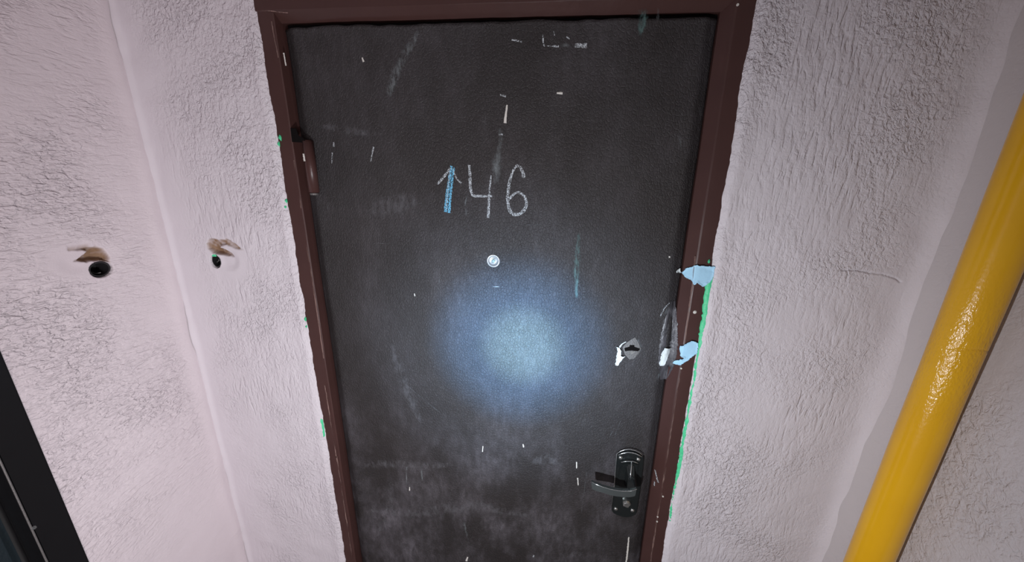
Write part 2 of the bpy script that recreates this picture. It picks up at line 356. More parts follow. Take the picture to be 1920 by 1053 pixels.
# black conduit ends inside both cable holes
def conduit(c, rx, rz, plane, parent, chip):
    bm = bmesh.new(); n = 28; rings = []
    for k, t in ((1.0, .004), (.82, .003), (.80, .034)):
        ring = []
        for i in range(n):
            a = 6.28318 * i / n; u = c[0] + rx * k * math.cos(a); v = c[1] + rz * k * math.sin(a)
            ring.append(bm.verts.new((u, t, v) if plane == 'y' else (XL - t, u, v)))
        rings.append(ring)
    for r in range(2):
        for i in range(n): bm.faces.new((rings[r][i], rings[r][(i + 1) % n], rings[r + 1][(i + 1) % n], rings[r + 1][i]))
    bm.faces.new(rings[-1]); bobj('conduit', bm, M_cond, parent)
    bm = bmesh.new()                                  # cut wire ends
    for j in range(3):
        a0 = random.uniform(0, 6); pr = None
        for i in range(7):
            t = i / 6; u = c[0] + rx * (.45 * math.cos(a0 + 2.2 * t)); v = c[1] - rz * .25 + rz * (.35 * math.sin(a0 + 2.2 * t)); dpt = .03 - .02 * t
            ring = [bm.verts.new(((u + .0012 * math.cos(s_ * 1.257), dpt + .0006 * math.cos(s_), v + .0012 * math.sin(s_ * 1.257))) if plane == 'y' else (XL - dpt, u + .0012 * math.cos(s_ * 1.257), v + .0012 * math.sin(s_ * 1.257))) for s_ in range(5)]
            if pr:
                for s_ in range(5): bm.faces.new((pr[s_], pr[(s_ + 1) % 5], ring[(s_ + 1) % 5], ring[s_]))
            pr = ring
    bobj('wire_end', bm, M_worn, parent, True)
M_cond = plain('black_conduit', (.018, .018, .019), .45)
conduit(F1h, .0125, .016, 'y', wf, True); conduit(L1h, L1e[0] * .92, L1e[1] * .92, 'x', wl_, False)
bm = bmesh.new(); c = P(360 + 440 / 10.53, 430 + 508 / 10.53, .004); box(bm, (c[0] - .0058, c[1] - .002, c[2] - .0032), (c[0] + .0058, c[1] + .006, c[2] + .0032)); bmesh.ops.bevel(bm, geom=bm.edges[:], offset=.001, segments=1, affect='EDGES')
bobj('green_paint_chip', bm, M_green, wf)

# ------------------------------------------------------------------ the apartment door
door = empty('door_1', (0, 0, 0))
tag(door, 'dark padded leatherette door numbered 146 in chalk, brown steel frame', 'door', kind='structure')
YF, YL = .005, .022                                    # frame face, leaf surface
ZL = CZ + .2655                                        # underside of the header
def jamb(name, ex, xo, xr, xi, lean, back):
    zz = np.linspace(0, ZTOP, 120); vs = []
    prof = [(xo, YF), (xr + (xo - xr) * .04, YF), (xr + (xi - xr) * .05, YF + .0012), (xi, YL + .003), (xi, YL + .03), (xi + back, YL + .03), (xi + back, YL + .034), (xo, YL + .034)]
    for z in zz:
        dx = -lean * (z - CZ) + .0008 * vnoise(z, 9, 70)
        vs += [(a + dx, b + .0005 * vnoise(z, 20, 71), z) for a, b in prof]
    return mesh(name, vs, grid_faces(120, len(prof), flip=(xo < xi)), M_brown, door)
XRI, XLI = .2535, -.5865
j1 = jamb('jamb', 1, .33, .2715, XRI, LEAN_R, -.03); j1['label'] = 'brown steel jamb on the lock side'
j2 = jamb('jamb', 1, -.65, -.5885, XLI, LEAN_L, .03); j2['label'] = 'brown steel jamb on the hinge side'
def header():
    xs = np.linspace(-.64, .32, 90); vs = []
    zr = ZL + .016
    prof = [(ZTOP, YF), (zr + .001, YF - .001), (zr, YF), (ZL, YL + .002), (ZL + .001, YL + .03), (ZL - .03, YL + .03), (ZL - .03, YL + .036), (ZTOP, YL + .036)]
    for x in xs:
        dz = .0008 * vnoise(x, 12, 80)
        vs += [(x, b - .0008, a + dz) for a, b in prof]
    return mesh('header', vs, grid_faces(90, len(prof), flip=True), M_brown, door)
header()
bm = bmesh.new(); box(bm, (-.585, YL + .012, ZL - .022), (.248, YL + .028, ZL - .0002)); bobj('gap_shade', bm, M_dark, door)  # black strip standing in for the deep shade of the gap
# leaf
PEEP = P(925.5, 488, YL); KEY = P(1183, 655, YL); HND = P(1176, 903, YL)
TEAR = P(1252, 640, YL)
def leaf_y(x, z):
    x = np.asarray(x, float); z = np.asarray(z, float)
    xl = XLI - LEAN_L * (z - CZ); xr = XRI - LEAN_R * (z - CZ)
    d = np.minimum(x - xl, xr - x)
    y = YL + .011 * (1 - sstep(-.002, .026, d)) - .0035 * sstep(.02, .16, d)
    y = y + .0016 * vnoise2(x, z, 5, 90) + .0007 * vnoise2(x, z, 17, 91)
    y = y - .0045 * np.exp(-(ZL - z) / .018)
    r = np.hypot(x - PEEP[0], z - PEEP[2]); y = y + .0045 * np.exp(-(r / .022) ** 2)
    r = np.hypot(x - KEY[0], z - KEY[2]); y = y + .003 * np.exp(-(r / .022) ** 2)
    r = np.hypot((x - HND[0]) / .05, (z - HND[2]) / .1); y = y + .0015 * np.exp(-r ** 2)
    y = y - .010 * np.exp(-((x - TEAR[0]) / .011) ** 2 - ((z - TEAR[2]) / .075) ** 4)
    return y
nr, nc = 420, 190; vs = []
us = np.linspace(0, 1, nc)
for t in np.linspace(0, 1, nr):
    zt = .012 + (ZL - .0085 - .012) * t
    xl = XLI - LEAN_L * (zt - CZ) + .001; xr = XRI - LEAN_R * (zt - CZ) - .001
    X = xl + (xr - xl) * us; Z = np.full(nc, zt)
    if t > .97: Z = Z + (t - .97) / .03 * (.0012 * vnoise(X, 45, 95) + .0014 * vnoise(X, 14, 96) - .003 * (1 - sstep(0, .12, X - xl)))
    vs += list(zip(X, leaf_y(X, Z), Z))
F = grid_faces(nr, nc); top = (nr - 1) * nc; b0 = len(vs)
vs += [(vs[top + c][0], YL + .026, vs[top + c][2]) for c in range(nc)]
F += [(top + c, top + c + 1, b0 + c + 1, b0 + c) for c in range(nc - 1)]
b1 = len(vs)                                          # turned-in sides
for s in (0, nc - 1): vs += [(vs[r * nc + s][0], YL + .026, vs[r * nc + s][2]) for r in range(nr)]
for k, s in enumerate((0, nc - 1)):
    for r in range(nr - 1):
        a, b = r * nc + s, (r + 1) * nc + s; c, d = b1 + k * nr + r, b1 + k * nr + r + 1
        F.append((a, b, d, c) if s == 0 else (a, c, d, b))
leaf = mesh('leaf', vs, F, M_leather, door, True)

# hinge
hg = empty('hinge', parent=door)
c0 = P(572, 262, YF); c1 = P(584, 362, YF); cx = -.5765
zt, zb = c0[2], c1[2]; hx = (c0[0] + c1[0]) / 2
def vcyl(bm, x, y, z0, z1, r, n=20):
    A = [[bm.verts.new((x + r * math.cos(6.28318 * k / n), y + r * math.sin(6.28318 * k / n), z)) for k in range(n)] for z in (z0, z1)]
    for k in range(n): bm.faces.new((A[0][k], A[0][(k + 1) % n], A[1][(k + 1) % n], A[1][k]))
    bm.faces.new(A[0][::-1]); bm.faces.new(A[1])
bm = bmesh.new(); vcyl(bm, hx, .014, zb, zt, .0115); bmesh.ops.bevel(bm, geom=[e for e in bm.edges if abs(e.verts[0].co.z - e.verts[1].co.z) < 1e-6], offset=.002, segments=2, affect='EDGES')
bobj('barrel', bm, M_brown, hg, True)
bm = bmesh.new(); pts = [P(*p, YF) for p in [(545, 240), (556, 241), (560, 254), (569, 259), (577, 268), (548, 266)]]
f = bm.faces.new([bm.verts.new((p[0], YF - .0009, p[2])) for p in pts][::-1]); g = bmesh.ops.extrude_face_region(bm, geom=[f]); bmesh.ops.translate(bm, vec=(0, .0006, 0), verts=[v for v in g['geom'] if isinstance(v, bmesh.types.BMVert)])
bobj('slot', bm, M_dark, hg)
bm = bmesh.new(); vcyl(bm, P(583, 364, .0)[0], .012, zb - .004, zb, .009); bobj('washer', bm, M_worn, hg)

# peephole
pe = empty('peephole', parent=door); yb = float(leaf_y(PEEP[0], PEEP[2])) ; c = (PEEP[0], yb, PEEP[2])
bm = bmesh.new(); prof = [(.0150, -.004), (.0152, .002), (.0142, .0040), (.0125, .0042), (.0112, .0030), (.0085, .0012), (.0065, .0010)]; lathe(bm, prof, c); bobj('ring', bm, M_chrome, pe, True)
bm = bmesh.new(); lathe(bm, [(.0068, .0008), (.0066, .0024), (.0050, .0030), (.0045, .0024)], c); bobj('lens_rim', bm, M_edge, pe, True)
bm = bmesh.new(); lathe(bm, [(.0045, .0005), (.0043, .0024), (.003, .0033), (.0012, .0038)], c, 24); bobj('lens', bm, M_glass, pe, True)

# keyhole with a worn diamond of bare metal
kh = empty('keyhole', parent=door); yk = float(leaf_y(KEY[0], KEY[2]))
def kp(a, b): return P(1140 + a / 10.53, 610 + b / 10.53, YL)
cross = [(318, 430), (420, 405), (425, 372), (515, 372), (520, 408), (622, 440), (620, 470), (585, 497), (470, 480), (330, 492)]
outer = [(285, 420), (360, 330), (450, 270), (530, 225), (600, 330), (650, 450), (600, 540), (520, 640), (420, 660), (330, 560)]
bm = bmesh.new(); vo = [bm.verts.new((kp(*p)[0], yk - .0036, kp(*p)[2])) for p in outer]; vi = [bm.verts.new((kp(*p)[0], yk - .0040, kp(*p)[2])) for p in cross]; vb = [bm.verts.new((kp(*p)[0], yk + .004, kp(*p)[2])) for p in outer]
vd = [bm.verts.new((kp(*p)[0], yk + .012, kp(*p)[2])) for p in cross]
for k in range(10):
    l = (k + 1) % 10; bm.faces.new((vo[k], vi[k], vi[l], vo[l])); bm.faces.new((vi[k], vd[k], vd[l], vi[l])); bm.faces.new((vo[k], vo[l], vb[l], vb[k]))
bobj('escutcheon', bm, M_worn, kh)
bm = bmesh.new(); f = bm.faces.new([bm.verts.new((kp(*p)[0], yk - .0042, kp(*p)[2])) for p in cross]); g = bmesh.ops.extrude_face_region(bm, geom=[f]); bmesh.ops.translate(bm, vec=(0, .012, 0), verts=[v for v in g['geom'] if isinstance(v, bmesh.types.BMVert)])
bobj('key_slot', bm, M_dark, kh)
bm = bmesh.new(); f = bm.faces.new([bm.verts.new((kp(*p)[0], yk - .0052, kp(*p)[2])) for p in [(440, 490), (520, 488), (500, 530), (455, 560), (445, 530)]]); g = bmesh.ops.extrude_face_region(bm, geom=[f]); bmesh.ops.translate(bm, vec=(0, .002, 0), verts=[v for v in g['geom'] if isinstance(v, bmesh.types.BMVert)])
bobj('metal_tongue', bm, M_screw, kh)

# lever handle: plate, hub, lever, knob and four screws
ha = empty('handle', parent=door)
def hp(a, b, y): return P(1095 + a / 7.02, 830 + b / 7.02, y)
yp = YL - .004
PL = [(360, 850), (375, 760), (398, 560), (415, 330), (430, 130), (480, 100), (540, 82), (600, 78), (670, 92), (730, 120), (780, 160), (765, 330), (735, 560), (705, 760), (685, 880), (670, 910), (620, 935), (560, 945), (500, 938), (430, 915), (380, 885)]
def plate(name, pts, y0, th, mat, parent, bev=.0015, seg=2):
    bm = bmesh.new(); f = bm.faces.new([bm.verts.new(hp(a, b, y0)) for a, b in pts]); g = bmesh.ops.extrude_face_region(bm, geom=[f])
    nv = [v for v in g['geom'] if isinstance(v, bmesh.types.BMVert)]; bmesh.ops.translate(bm, vec=(0, -th, 0), verts=nv)
    bmesh.ops.bevel(bm, geom=[e for e in bm.edges if all(v in nv for v in e.verts)], offset=bev, segments=seg, affect='EDGES')
    return bobj(name, bm, mat, parent)
plate('plate', PL, yp + .006, .009, M_blackmetal, ha)
def tube(bm, pts, r, n=8):
    pr = None; pts = [Vector(p) for p in pts]
    for i, p in enumerate(pts):
        t = (pts[min(i + 1, len(pts) - 1)] - pts[max(i - 1, 0)]).normalized(); a = t.cross(Vector((0, 1, 0))).normalized(); b = t.cross(a)
        ring = [bm.verts.new(p + r * (a * math.cos(6.28318 * k / n) + b * math.sin(6.28318 * k / n))) for k in range(n)]
        if pr:
            for k in range(n): bm.faces.new((pr[k], pr[(k + 1) % n], ring[(k + 1) % n], ring[k]))
        else: bm.faces.new(ring[::-1])
        pr = ring
    bm.faces.new(pr)
ypf = yp - .003
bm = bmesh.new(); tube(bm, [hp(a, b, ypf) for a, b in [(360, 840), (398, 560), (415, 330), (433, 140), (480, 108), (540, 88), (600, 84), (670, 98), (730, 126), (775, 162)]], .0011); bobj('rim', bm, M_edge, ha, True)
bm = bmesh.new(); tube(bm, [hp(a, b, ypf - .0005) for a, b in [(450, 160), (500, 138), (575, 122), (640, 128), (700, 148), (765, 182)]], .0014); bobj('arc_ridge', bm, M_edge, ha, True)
plate('raised_panel', [(488, 255), (560, 238), (640, 236), (715, 262), (690, 480), (672, 640), (590, 660), (470, 640), (440, 440)], ypf + .001, .006, M_blackmetal, ha, .002)
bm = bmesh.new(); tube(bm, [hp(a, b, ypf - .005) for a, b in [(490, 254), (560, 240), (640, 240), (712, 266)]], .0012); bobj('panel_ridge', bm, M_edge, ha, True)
# hub: wedge growing forward from the panel to the lever
YLV = YL - .058
bm = bmesh.new(); A = [hp(*p, ypf - .004) for p in [(560, 250), (668, 250), (705, 500), (545, 520)]]; B = [hp(*p, YLV + .006) for p in [(585, 555), (640, 480), (692, 620), (650, 700)]]
A = [hp(560, 262, ypf - .004), hp(660, 262, ypf - .004), hp(705, 560, ypf - .004), hp(520, 560, ypf - .004)]
B = [hp(560, 618, YLV), hp(692, 600, YLV), hp(676, 712, YLV), hp(560, 716, YLV)]
C = [hp(590, 450, (ypf + YLV) / 2), hp(655, 450, (ypf + YLV) / 2), hp(692, 600, (ypf + YLV) / 2), hp(560, 600, (ypf + YLV) / 2)]
L = [[bm.verts.new(p) for p in X_] for X_ in (A, C, B)]
for r in range(2):
    for k in range(4): bm.faces.new((L[r][k], L[r][(k + 1) % 4], L[r + 1][(k + 1) % 4], L[r + 1][k]))
bm.faces.new(L[0]); bm.faces.new(L[2][::-1]); bmesh.ops.recalc_face_normals(bm, faces=bm.faces); bmesh.ops.bevel(bm, geom=bm.edges[:], offset=.003, segments=2, affect='EDGES')
bobj('hub', bm, M_blackmetal, ha)
bm = bmesh.new(); tube(bm, [hp(628, 248, ypf - .0055), hp(622, 330, ypf - .015), hp(614, 400, ypf - .0235), hp(610, 452, (ypf + YLV) / 2 - .002)], .0016); bobj('hub_ridge_glint', bm, M_edge, ha, True)  # edge highlight of the hub, put in as a bright metal line
# lever band
top_ = [(98, 508), (160, 540), (240, 572), (330, 598), (420, 618), (520, 630), (620, 628), (695, 602)]
bot_ = [(104, 612), (170, 640), (250, 662), (330, 688), (420, 708), (520, 718), (610, 720), (676, 704)]
bm = bmesh.new(); rings = []
for i, (a, b) in enumerate(zip(top_, bot_)):
    yy = YLV + .010 * math.exp(-i / 1.2) - .002
    rings.append([bm.verts.new(p) for p in (hp(*a, yy), hp(*b, yy), hp(*b, yy) + np.array([0, .008, 0]), hp(*a, yy) + np.array([0, .008, 0]))])
for i in range(len(rings) - 1):
    for k in range(4): bm.faces.new((rings[i][k], rings[i][(k + 1) % 4], rings[i + 1][(k + 1) % 4], rings[i + 1][k]))
bm.faces.new(rings[0][::-1]); bm.faces.new(rings[-1]); bmesh.ops.recalc_face_normals(bm, faces=bm.faces); bmesh.ops.bevel(bm, geom=bm.edges[:], offset=.0014, segments=2, affect='EDGES')
bobj('lever', bm, M_lever, ha, False)
bm = bmesh.new(); tube(bm, [hp(a, b + 4, YLV + .010 * math.exp(-i / 1.2) - .002) for i, (a, b) in enumerate(top_)], .0009); bobj('lever_edge_glint', bm, M_edge, ha, True)  # lit line on the lever's top edge, modelled as bright metal
for a, b in ((482, 192), (715, 215), (418, 865), (637, 885)):
    s_ = hp(a, b, ypf); bm = bmesh.new(); lathe(bm, [(.0052, -.001), (.005, .0012), (.0036, .0026), (.0014, .0032)], s_, 18); bobj('screw', bm, M_screw, ha, True)
s_ = hp(555, 775, ypf); bm = bmesh.new(); lathe(bm, [(.0105, -.001), (.0098, .006), (.0078, .010), (.0066, .0105)], s_, 12)
for v in bm.verts: v.co.x += .0012 * math.sin(v.co.z * 900); v.co.z += .0012 * math.cos(v.co.x * 700)
bobj('thumb_turn', bm, M_screw, ha)

# --- things stuck to, drawn on and scratched into the door
def surf_y(x, z):                                     # front surface of leaf and jambs
    xr = XRI - LEAN_R * (z - CZ); rr = .2715 - LEAN_R * (z - CZ); xl = XLI - LEAN_L * (z - CZ)
    y = leaf_y(np.clip(x, xl + .002, xr - .002), z)
    t = np.clip((x - xr) / (rr - xr), 0, 1); yj = YL + .003 + (YF - YL - .003) * t
    y = np.where(x > xr - .0015, yj, y)
    rl = -.5885 - LEAN_L * (z - CZ); return np.where(x < xl, np.where(x < rl, YF, YF), y)
def stroke(name, pts, widths, mat, lift=.0007, parent=None, jit=.25, y=YL):
    pts = [P(px, py, y) for px, py in pts]; pts = np.array(pts)[:, [0, 2]]
    seg = np.r_[0, np.cumsum(np.hypot(*np.diff(pts, axis=0).T))]; n = max(4, int(seg[-1] / .003)); s = np.linspace(0, seg[-1], n)
    x = np.interp(s, seg, pts[:, 0]); z = np.interp(s, seg, pts[:, 1])
    if len(pts) > 2:
        for _ in range(2): x[1:-1] = (x[:-2] + 2 * x[1:-1] + x[2:]) / 4; z[1:-1] = (z[:-2] + 2 * z[1:-1] + z[2:]) / 4
    wd = np.interp(np.linspace(0, 1, n), np.linspace(0, 1, len(widths)), widths) * .00116 / 2
    tx = np.gradient(x); tz = np.gradient(z); L_ = np.hypot(tx, tz) + 1e-9; nx, nz = -tz / L_, tx / L_; vs = []
    cols = (-1, -.4, .4, 1)
    for i in range(n):
        ja = 1 + jit * random.uniform(-1, 1); jb = 1 + jit * random.uniform(-1, 1)
        for c in cols:
            k = wd[i] * (ja if c < 0 else jb) * c; X = x[i] + nx[i] * k; Z = z[i] + nz[i] * k
            vs.append((X, float(surf_y(np.array(X), np.array(Z))) - lift * (1 if abs(c) < 1 else .45), Z))
    o = mesh(name, vs, grid_faces(n, 4), mat, parent or door, True); en = np.minimum(1, np.minimum(np.arange(n), n - 1 - np.arange(n)) / 4 + .1)
    set_attr(o.data, 'cover', [c * t for t in en for c in (0, 1, 1, 0)]); return o
def zz7(pts): return [(780 + a / 3.632, 270 + b / 3.632) for a, b in pts]
dg = empty('chalk_digit', parent=door); dg['label'] = 'chalk digit 1 in blue and white'
stroke('blue_stroke', zz7([(245, 148), (232, 230), (215, 350), (205, 460)]), [4.5, 5.5, 6, 6], M_bluechalk, parent=dg)
stroke('blue_stroke', zz7([(262, 160), (250, 250), (238, 350), (230, 466)]), [3.5, 4, 4.5, 5], M_bluechalk, .0009, parent=dg)
stroke('white_stroke', zz7([(236, 165), (218, 330), (210, 440)]), [2, 2, 2], M_chalk, .0011, parent=dg)
stroke('white_stroke', zz7([(240, 162), (195, 220), (150, 272)]), [4, 4.5, 4], M_chalk, .0009, parent=dg)
stroke('white_stroke', zz7([(256, 168), (276, 232), (312, 266)]), [2.5, 2.5, 3.5], M_chalk, .0009, parent=dg)
dg = empty('chalk_digit', parent=door); dg['label'] = 'white chalk digit 4'
stroke('white_stroke', zz7([(365, 142), (370, 220), (374, 300), (388, 350), (450, 354), (522, 352)]), [4.5, 5, 6, 5, 4, 4], M_chalk, parent=dg)
stroke('white_stroke', zz7([(514, 212), (504, 300), (499, 400), (495, 500)]), [2.5, 3.5, 4.5, 4.5], M_chalk, .0009, parent=dg)
dg = empty('chalk_digit', parent=door); dg['label'] = 'white chalk digit 6'
stroke('white_stroke', zz7([(738, 228), (730, 195), (712, 155), (688, 142), (660, 185), (640, 250), (628, 320), (626, 390), (634, 440), (660, 474), (695, 482), (735, 455), (755, 410), (748, 365), (722, 335), (690, 326), (660, 345), (640, 372)]), [6, 5, 4, 4, 4.5, 5, 5, 5.5, 6, 6, 6, 5.5, 5.5, 5, 4.5, 4.5, 4.5, 4], M_chalk, parent=dg)
for nm, pts, wd, mt in [
    ('smear', [(787, 58), (778, 78), (762, 100), (748, 130), (738, 155), (730, 184)], [5, 13, 16, 18, 19, 10], M_scuff),
    ('smear', [(1204, 20), (1204, 40), (1199, 72)], [17, 15, 3], M_greenscuff),
    ('smear', zz7([(1110, 600), (1102, 690), (1100, 780), (1092, 900), (1092, 990), (1095, 1045)]), [4, 9, 13, 12, 8, 7], M_greenscuff),
    ('smear', [(1271, 247), (1274, 262), (1276, 277)], [5, 4, 5], M_scuff),
    ('smear', [(938, 240), (940, 260), (932, 300), (930, 345)], [7, 10, 22, 10], M_scuff),
    ('smear', [(880, 360), (873, 380), (876, 405)], [3, 4, 3], M_scuff),
    ('smear', [(680, 872), (740, 866), (800, 872), (850, 868)], [14, 34, 30, 10], M_haze), ('smear', [(690, 955), (760, 960), (900, 945), (990, 965)], [10, 40, 44, 12], M_haze), ('smear', [(690, 395), (735, 385), (790, 372)], [20, 60, 20], M_haze), ('smear', [(735, 640), (760, 720), (790, 790)], [14, 36, 14], M_haze),
    ('smear', [(995, 862), (1030, 858), (1055, 868)], [16, 34, 14], M_haze),
    ('smear', [(705, 1000), (730, 960), (735, 900)], [16, 30, 14], M_haze),
    ('smear', [(1050, 1040), (1095, 1034)], [22, 18], M_haze),
    ('smear', [(870, 975), (880, 1015)], [8, 4], M_scuff),
    ('smear', [(790, 865), (793, 900)], [6, 5], M_scuff), ('smear', [(764, 866), (763, 905)], [4, 3], M_scuff),
    ('smear', [(600, 236), (640, 242), (720, 254)], [8, 18, 6], M_haze),
    ('smear', [(1048, 90), (1062, 84), (1070, 90)], [5, 7, 4], M_scuff),
    ('smear', [(1078, 86), (1100, 87)], [5, 7], M_chalk),
    ('smear', [(1188, 688), (1186, 680)], [7, 3], M_scuff), ('smear', [(1193, 632), (1198, 645), (1200, 660)], [8, 12, 6], M_scuff),
    ('smear', [(1232, 712), (1238, 695)], [8, 5], M_scuff),
    ('smear', [(1245, 590), (1256, 572)], [4, 6], M_scuff), ('torn_leather', [(1264, 566), (1257, 600), (1253, 640), (1249, 680), (1244, 714)], [8, 26, 32, 30, 10], M_torn), ('scratch', [(1238, 592), (1246, 576), (1256, 568)], [2, 2.5, 2], M_chalk), ('scratch', [(1268, 600), (1267, 615), (1263, 640)], [2, 3, 2.5], M_chalk),
    ('scratch', [(1018, 66), (1019, 87), (1022, 88)], [1.5, 2.5, 2], M_chalk), ('scratch', [(1026, 87), (1048, 88)], [1.5, 3], M_chalk), ('scratch', [(960, 76), (979, 79)], [2, 2.5], M_chalk),
    ('scratch', [(912, 208), (908, 248)], [1.2, .8], M_scuff), ('scratch', [(1038, 60), (1040, 68)], [1, 1.5], M_chalk), ('scratch', [(1062, 70), (1068, 74)], [2, 2], M_chalk),
    ('scratch', [(830, 500), (822, 540)], [1, 1], M_scuff), ('scratch', [(925, 536), (938, 536)], [1.2, 1.2], M_chalk), ('scratch', [(985, 420), (1022, 421)], [1.2, 1], M_scuff),
    ('scratch', [(1150, 822), (1166, 782)], [1.3, 1], M_scuff), ('scratch', [(1142, 820), (1152, 800)], [1.1, 1], M_scuff), ('scratch', [(745, 900), (790, 902)], [1.2, 1.5], M_scuff),
    ('scratch', [(764, 720), (830, 775)], [1, 1], M_scuff), ('scratch', [(1228, 880), (1232, 898)], [2, 3], M_chalk), ('scratch', [(1227, 900), (1226, 908)], [2, 2], M_chalk),
    ('scratch', [(700, 456), (738, 455)], [1, 1], M_scuff), ('scratch', [(616, 376), (614, 402)], [1.5, 1], M_scuff), ('scratch', [(1100, 880), (1090, 960)], [1, .8], M_scuff),
    ('paint_drip', [(951, 197), (949, 214), (947, 231)], [2.5, 3.4, 5], M_drip), ('paint_drip', [(1233, 19), (1232, 43)], [4, 5], M_scuff), ('paint_drip', [(1044, 175), (1055, 175)], [2.5, 3.5], M_drip),
    ('paint_drip', [(938, 178), (949, 181)], [2, 4], M_chalk), ('paint_drip', [(936, 252), (944, 252)], [2, 2.5], M_chalk), ('paint_drip', [(681, 109), (684, 117)], [2, 3.5], M_drip), ('paint_drip', [(675, 76), (676, 82)], [2, 2], M_scuff),
    ('paint_drip', [(627, 267), (627, 275)], [3, 3], M_chalk), ('paint_drip', [(624, 286), (623, 306)], [2.6, 1.2], M_chalk), ('paint_drip', [(703, 275), (700, 288), (697, 303)], [3, 2.6, 1.5], M_chalk),
    ('paint_drip', [(1081, 863), (1081, 875)], [2.4, 2.4], M_drip), ('paint_drip', [(1083, 893), (1084, 907)], [2.4, 2.2], M_drip), ('paint_drip', [(1179, 1006), (1177, 1030), (1174, 1053), (1172, 1070)], [2.5, 4, 3.5, 3.5], M_drip),
    ('paint_drip', [(877, 1042), (875, 1050)], [3.5, 5], M_drip), ('paint_drip', [(1313, 205), (1316, 221)], [3, 2], M_scuff), ('paint_drip', [(1000, 1042), (1001, 1038)], [4, 3], M_chalk), ('paint_drip', [(905, 845), (906, 834)], [2, 2], M_drip),
    ('paint_drip', [(769, 910), (769, 917)], [2, 3], M_drip), ('paint_drip', [(981, 830), (982, 836)], [2, 3], M_drip), ('paint_drip', [(778, 549), (779, 554)], [2, 2], M_drip), ('paint_drip', [(1255, 480), (1256, 483)], [2, 3], M_drip)]:
    stroke(nm, pts, wd, mt, jit=.06 if nm == 'torn_leather' else .25)
# worn paint and painted ridge highlights on the frame
def fstroke(name, pts, wd, mat, y=YF - .0003):
    pts = np.array([P(a, b, y) for a, b in pts]); vs = []
    n = 30; s = np.linspace(0, len(pts) - 1, n); x = np.interp(s, range(len(pts)), pts[:, 0]); z = np.interp(s, range(len(pts)), pts[:, 2]); d = np.array([x[-1] - x[0], z[-1] - z[0]]); d /= np.linalg.norm(d)
    for i in range(n):
        for c in (-1, 1): k = c * wd * .00058 * random.uniform(.5, 1.1); vs.append((x[i] - d[1] * k, y, z[i] + d[0] * k))
    return mesh(name, vs, grid_faces(n, 2), mat, door)
for pts, wd in [([(509, 40), (515, 75), (522, 108)], 2.5), ([(551, 300), (558, 345), (565, 390)], 3), ([(571, 436), (580, 490), (589, 548), (598, 610), (607, 672)], 3), ([(609, 722), (620, 790), (631, 858)], 3), ([(631, 855), (645, 945), (661, 1049)], 3.5),
                ([(1303, 480), (1299, 532), (1293, 570), (1288, 608), (1283, 650)], 3), ([(1277, 692), (1264, 770), (1257, 814)], 3), ([(1257, 814), (1245, 896), (1231, 978), (1220, 1052)], 3.5)]:
    fstroke('worn_edge_glint', pts, wd, M_wear_glint, YF - .0010)
fstroke('paint_drip', [(532, 99), (536, 123)], 3, M_drip, YF - .0012); fstroke('paint_drip', [(472, 17), (540, 24)], 2, M_wear_glint, YF - .0016)
fstroke('paint_drip', [(569, 288), (571, 302)], 4, M_drip, -.0012)
for px, py in ((1303, 585), (1243, 930), (1233, 968), (1383, 9), (1232, 977), (1277, 690)):
    c = P(px, py, YF - .0006); bm = bmesh.new(); lathe(bm, [(.0042 if py == 585 else .0022, -.0005), (.002, .0012)], c, 9); bobj('paint_glint_fleck', bm, M_drip, door)
# torn paper
def scrap(name, region, k, pts, mat, label, lift=.0024):
    pl = np.array([P(region[0] + a / k, region[1] + b / k, .008)[[0, 2]] for a, b in pts]); st = .0009
    lo, hi = pl.min(0) - st, pl.max(0) + st; gx = np.arange(lo[0], hi[0], st); gz = np.arange(lo[1], hi[1], st)
    X, Z = np.meshgrid(gx, gz); ins = poly_sd(X, Z, pl) + .0011 * vnoise2(X, Z, 330, 78); Y = surf_y(X, Z) - lift - .0012 * np.abs(vnoise2(X, Z, 60, 77)) - .0016 * (1 - sstep(0, .004, ins))
    nr, nc = X.shape; idx = {}; vs = []; fs = []
    def vid(r, c):
        if (r, c) not in idx: idx[(r, c)] = len(vs); vs.append((X[r, c], Y[r, c], Z[r, c]))
        return idx[(r, c)]
    for r in range(nr - 1):
        for c in range(nc - 1):
            if ins[r:r + 2, c:c + 2].mean() > 0: fs.append((vid(r, c), vid(r, c + 1), vid(r + 1, c + 1), vid(r + 1, c)))
    o = mesh(name, vs, fs, mat, door, True); o['label'] = label
    so = o.modifiers.new('thickness', 'SOLIDIFY'); so.thickness = .0004; so.offset = 1
scrap('paper_scrap', (1260, 480), 13.17, [(550, 200), (1030, 240), (1000, 420), (950, 560), (890, 640), (830, 660), (790, 700), (740, 725), (690, 715), (640, 660), (605, 625), (575, 640), (545, 672), (510, 665), (480, 600), (440, 575), (380, 555), (320, 500), (300, 450), (330, 390), (400, 310), (480, 265)], M_bluepaper, 'light blue torn paper across the frame')
scrap('paper_scrap', (1260, 480), 13.17, [(145, 430), (200, 385), (272, 348), (282, 470), (180, 455)], M_paper, 'small white torn paper tip')
scrap('paper_scrap', (1225, 560), 6.58, [(545, 530), (530, 650), (450, 710), (380, 760), (320, 800), (245, 815), (265, 775), (320, 740), (370, 710), (325, 690), (325, 630), (330, 580), (380, 545), (430, 510), (480, 505)], M_bluepaper, 'pale blue cracked paper on the lock jamb')
scrap('paper_scrap', (1225, 560), 6.58, [(150, 620), (235, 640), (220, 690), (190, 760), (150, 840), (90, 850), (80, 820), (95, 760), (110, 690), (130, 650)], M_paper, 'whitish paper on the torn leather')
scrap('paper_scrap', (1140, 610), 10.53, [(185, 455), (240, 465), (268, 540), (265, 645), (350, 645), (300, 700), (245, 755), (205, 825), (148, 812), (170, 680), (190, 560)], M_paper, 'white paper sliver beside the keyhole')
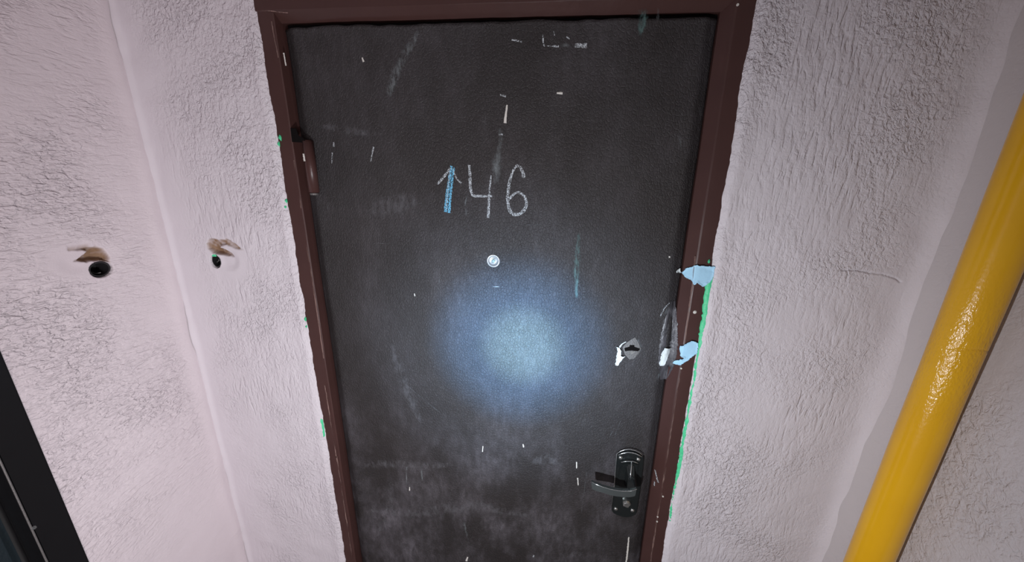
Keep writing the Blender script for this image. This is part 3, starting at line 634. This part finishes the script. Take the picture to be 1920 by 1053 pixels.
stroke('paper_curl', [(1140 + a / 10.53, 610 + b / 10.53) for a, b in [(352, 312), (290, 340), (240, 390), (205, 450)]], [2, 2, 3, 4], M_paper, .002)

# ------------------------------------------------------------------ gas pipe
PXC, PYC, PR = .652, -.13, .0322
zc = PX(1765, 638, .632)[2]
zz = axis(0.0, HT, .02, [(zc - .02, zc + .02)], .0012); n = 48; vs = []; wr = []
for z in zz:
    for k in range(n):
        a = 6.28318 * k / n; ca = math.cos(a - math.radians(225)); 
        g = math.exp(-((z - zc - .004 * math.sin(a * 3)) / .0014) ** 2) * (.0013 if -.2 < math.sin(a - math.radians(235)) < .99 and ca > 0 else 0)
        r = PR + .0005 * float(vnoise(z, 7, 101)) - g
        vs.append((PXC + r * math.cos(a), PYC + r * math.sin(a), z)); wr.append(math.exp(-((z - zc + .02) / .11) ** 2))
F = []
for r in range(len(zz) - 1):
    for k in range(n): F.append((r * n + k, r * n + (k + 1) % n, (r + 1) * n + (k + 1) % n, (r + 1) * n + k))
F.append(tuple(range(n))[::-1]); F.append(tuple((len(zz) - 1) * n + k for k in range(n)))
pipe = mesh('gas_pipe', vs, F, M_pipe, None, True); set_attr(pipe.data, 'wrinkle', wr)
tag(pipe, 'glossy yellow painted vertical gas pipe close to the side wall', 'pipe')

# ------------------------------------------------------------------ the neighbour's door in the side wall
d2 = empty('door_2', (XL, YD, 0)); tag(d2, 'black framed dark teal neighbouring door in the side wall', 'door', kind='structure')
y1 = PX(84, 1053, XL)[1]; y2 = PX(52, 1053, XL - .02)[1]
def prism(name, prof, z0, z1, mat, bev=0):            # prof in (x, y), local to door_2
    bm = bmesh.new(); f = bm.faces.new([bm.verts.new((a - XL, b - YD, z0)) for a, b in prof]); g = bmesh.ops.extrude_face_region(bm, geom=[f])
    bmesh.ops.translate(bm, vec=(0, 0, z1 - z0), verts=[v for v in g['geom'] if isinstance(v, bmesh.types.BMVert)])
    bmesh.ops.recalc_face_normals(bm, faces=bm.faces)
    if bev: bmesh.ops.bevel(bm, geom=[e for e in bm.edges if abs(e.verts[0].co.z - e.verts[1].co.z) > .5], offset=bev, segments=2, affect='EDGES')
    return bobj(name, bm, mat, d2)
XO = XL + .006
prism('jamb', [(XO, YD), (XO, y1), (XO - .035, y1 - .004), (XL - .07, y1 - .004), (XL - .07, YD)], 0, 2.06, M_bframe, .003)
yo = YD1
prism('jamb', [(XO, yo), (XO, yo + (YD - y1)), (XL - .03, yo + (YD - y1) + .004), (XL - .07, yo + (YD - y1) + .004), (XL - .07, yo)], 0, 2.06, M_bframe, .003)
bm = bmesh.new(); box(bm, (-.07, YD1 - y1 + (y1 - YD) + (YD - y1), 1.985), (.006, y1 - YD, 2.06)); bobj('header', bm, M_bframe, d2)
prism('leaf', [(XL - .022, y1 - .012), (XL - .022, yo + (YD - y1) + .012), (XL - .06, yo + (YD - y1) + .006), (XL - .06, y1 - .006)], .01, 1.98, M_bleaf, .012)
c = PX(62, 990, XO); bm = bmesh.new(); lathe(bm, [(.004, -.001), (.0026, .002)], (0, 0, 0), 9); o = bobj('paint_glint_fleck', bm, M_edge, d2); o.rotation_euler = (0, 0, math.radians(90)); o.location = (XO - XL, y1 - YD + .003, c[2])  # small glint on the jamb, made as a bright stud
bm = bmesh.new(); tube(bm, [(XO - XL - .0005, y1 - YD, .02), (XO - XL - .0005, y1 - YD, 1.0), (XO - XL - .0005, y1 - YD, 1.98)], .0016); bobj('worn_edge_glint', bm, M_worn, d2, True)  # glint line along the jamb ridge, put in as a grey strip
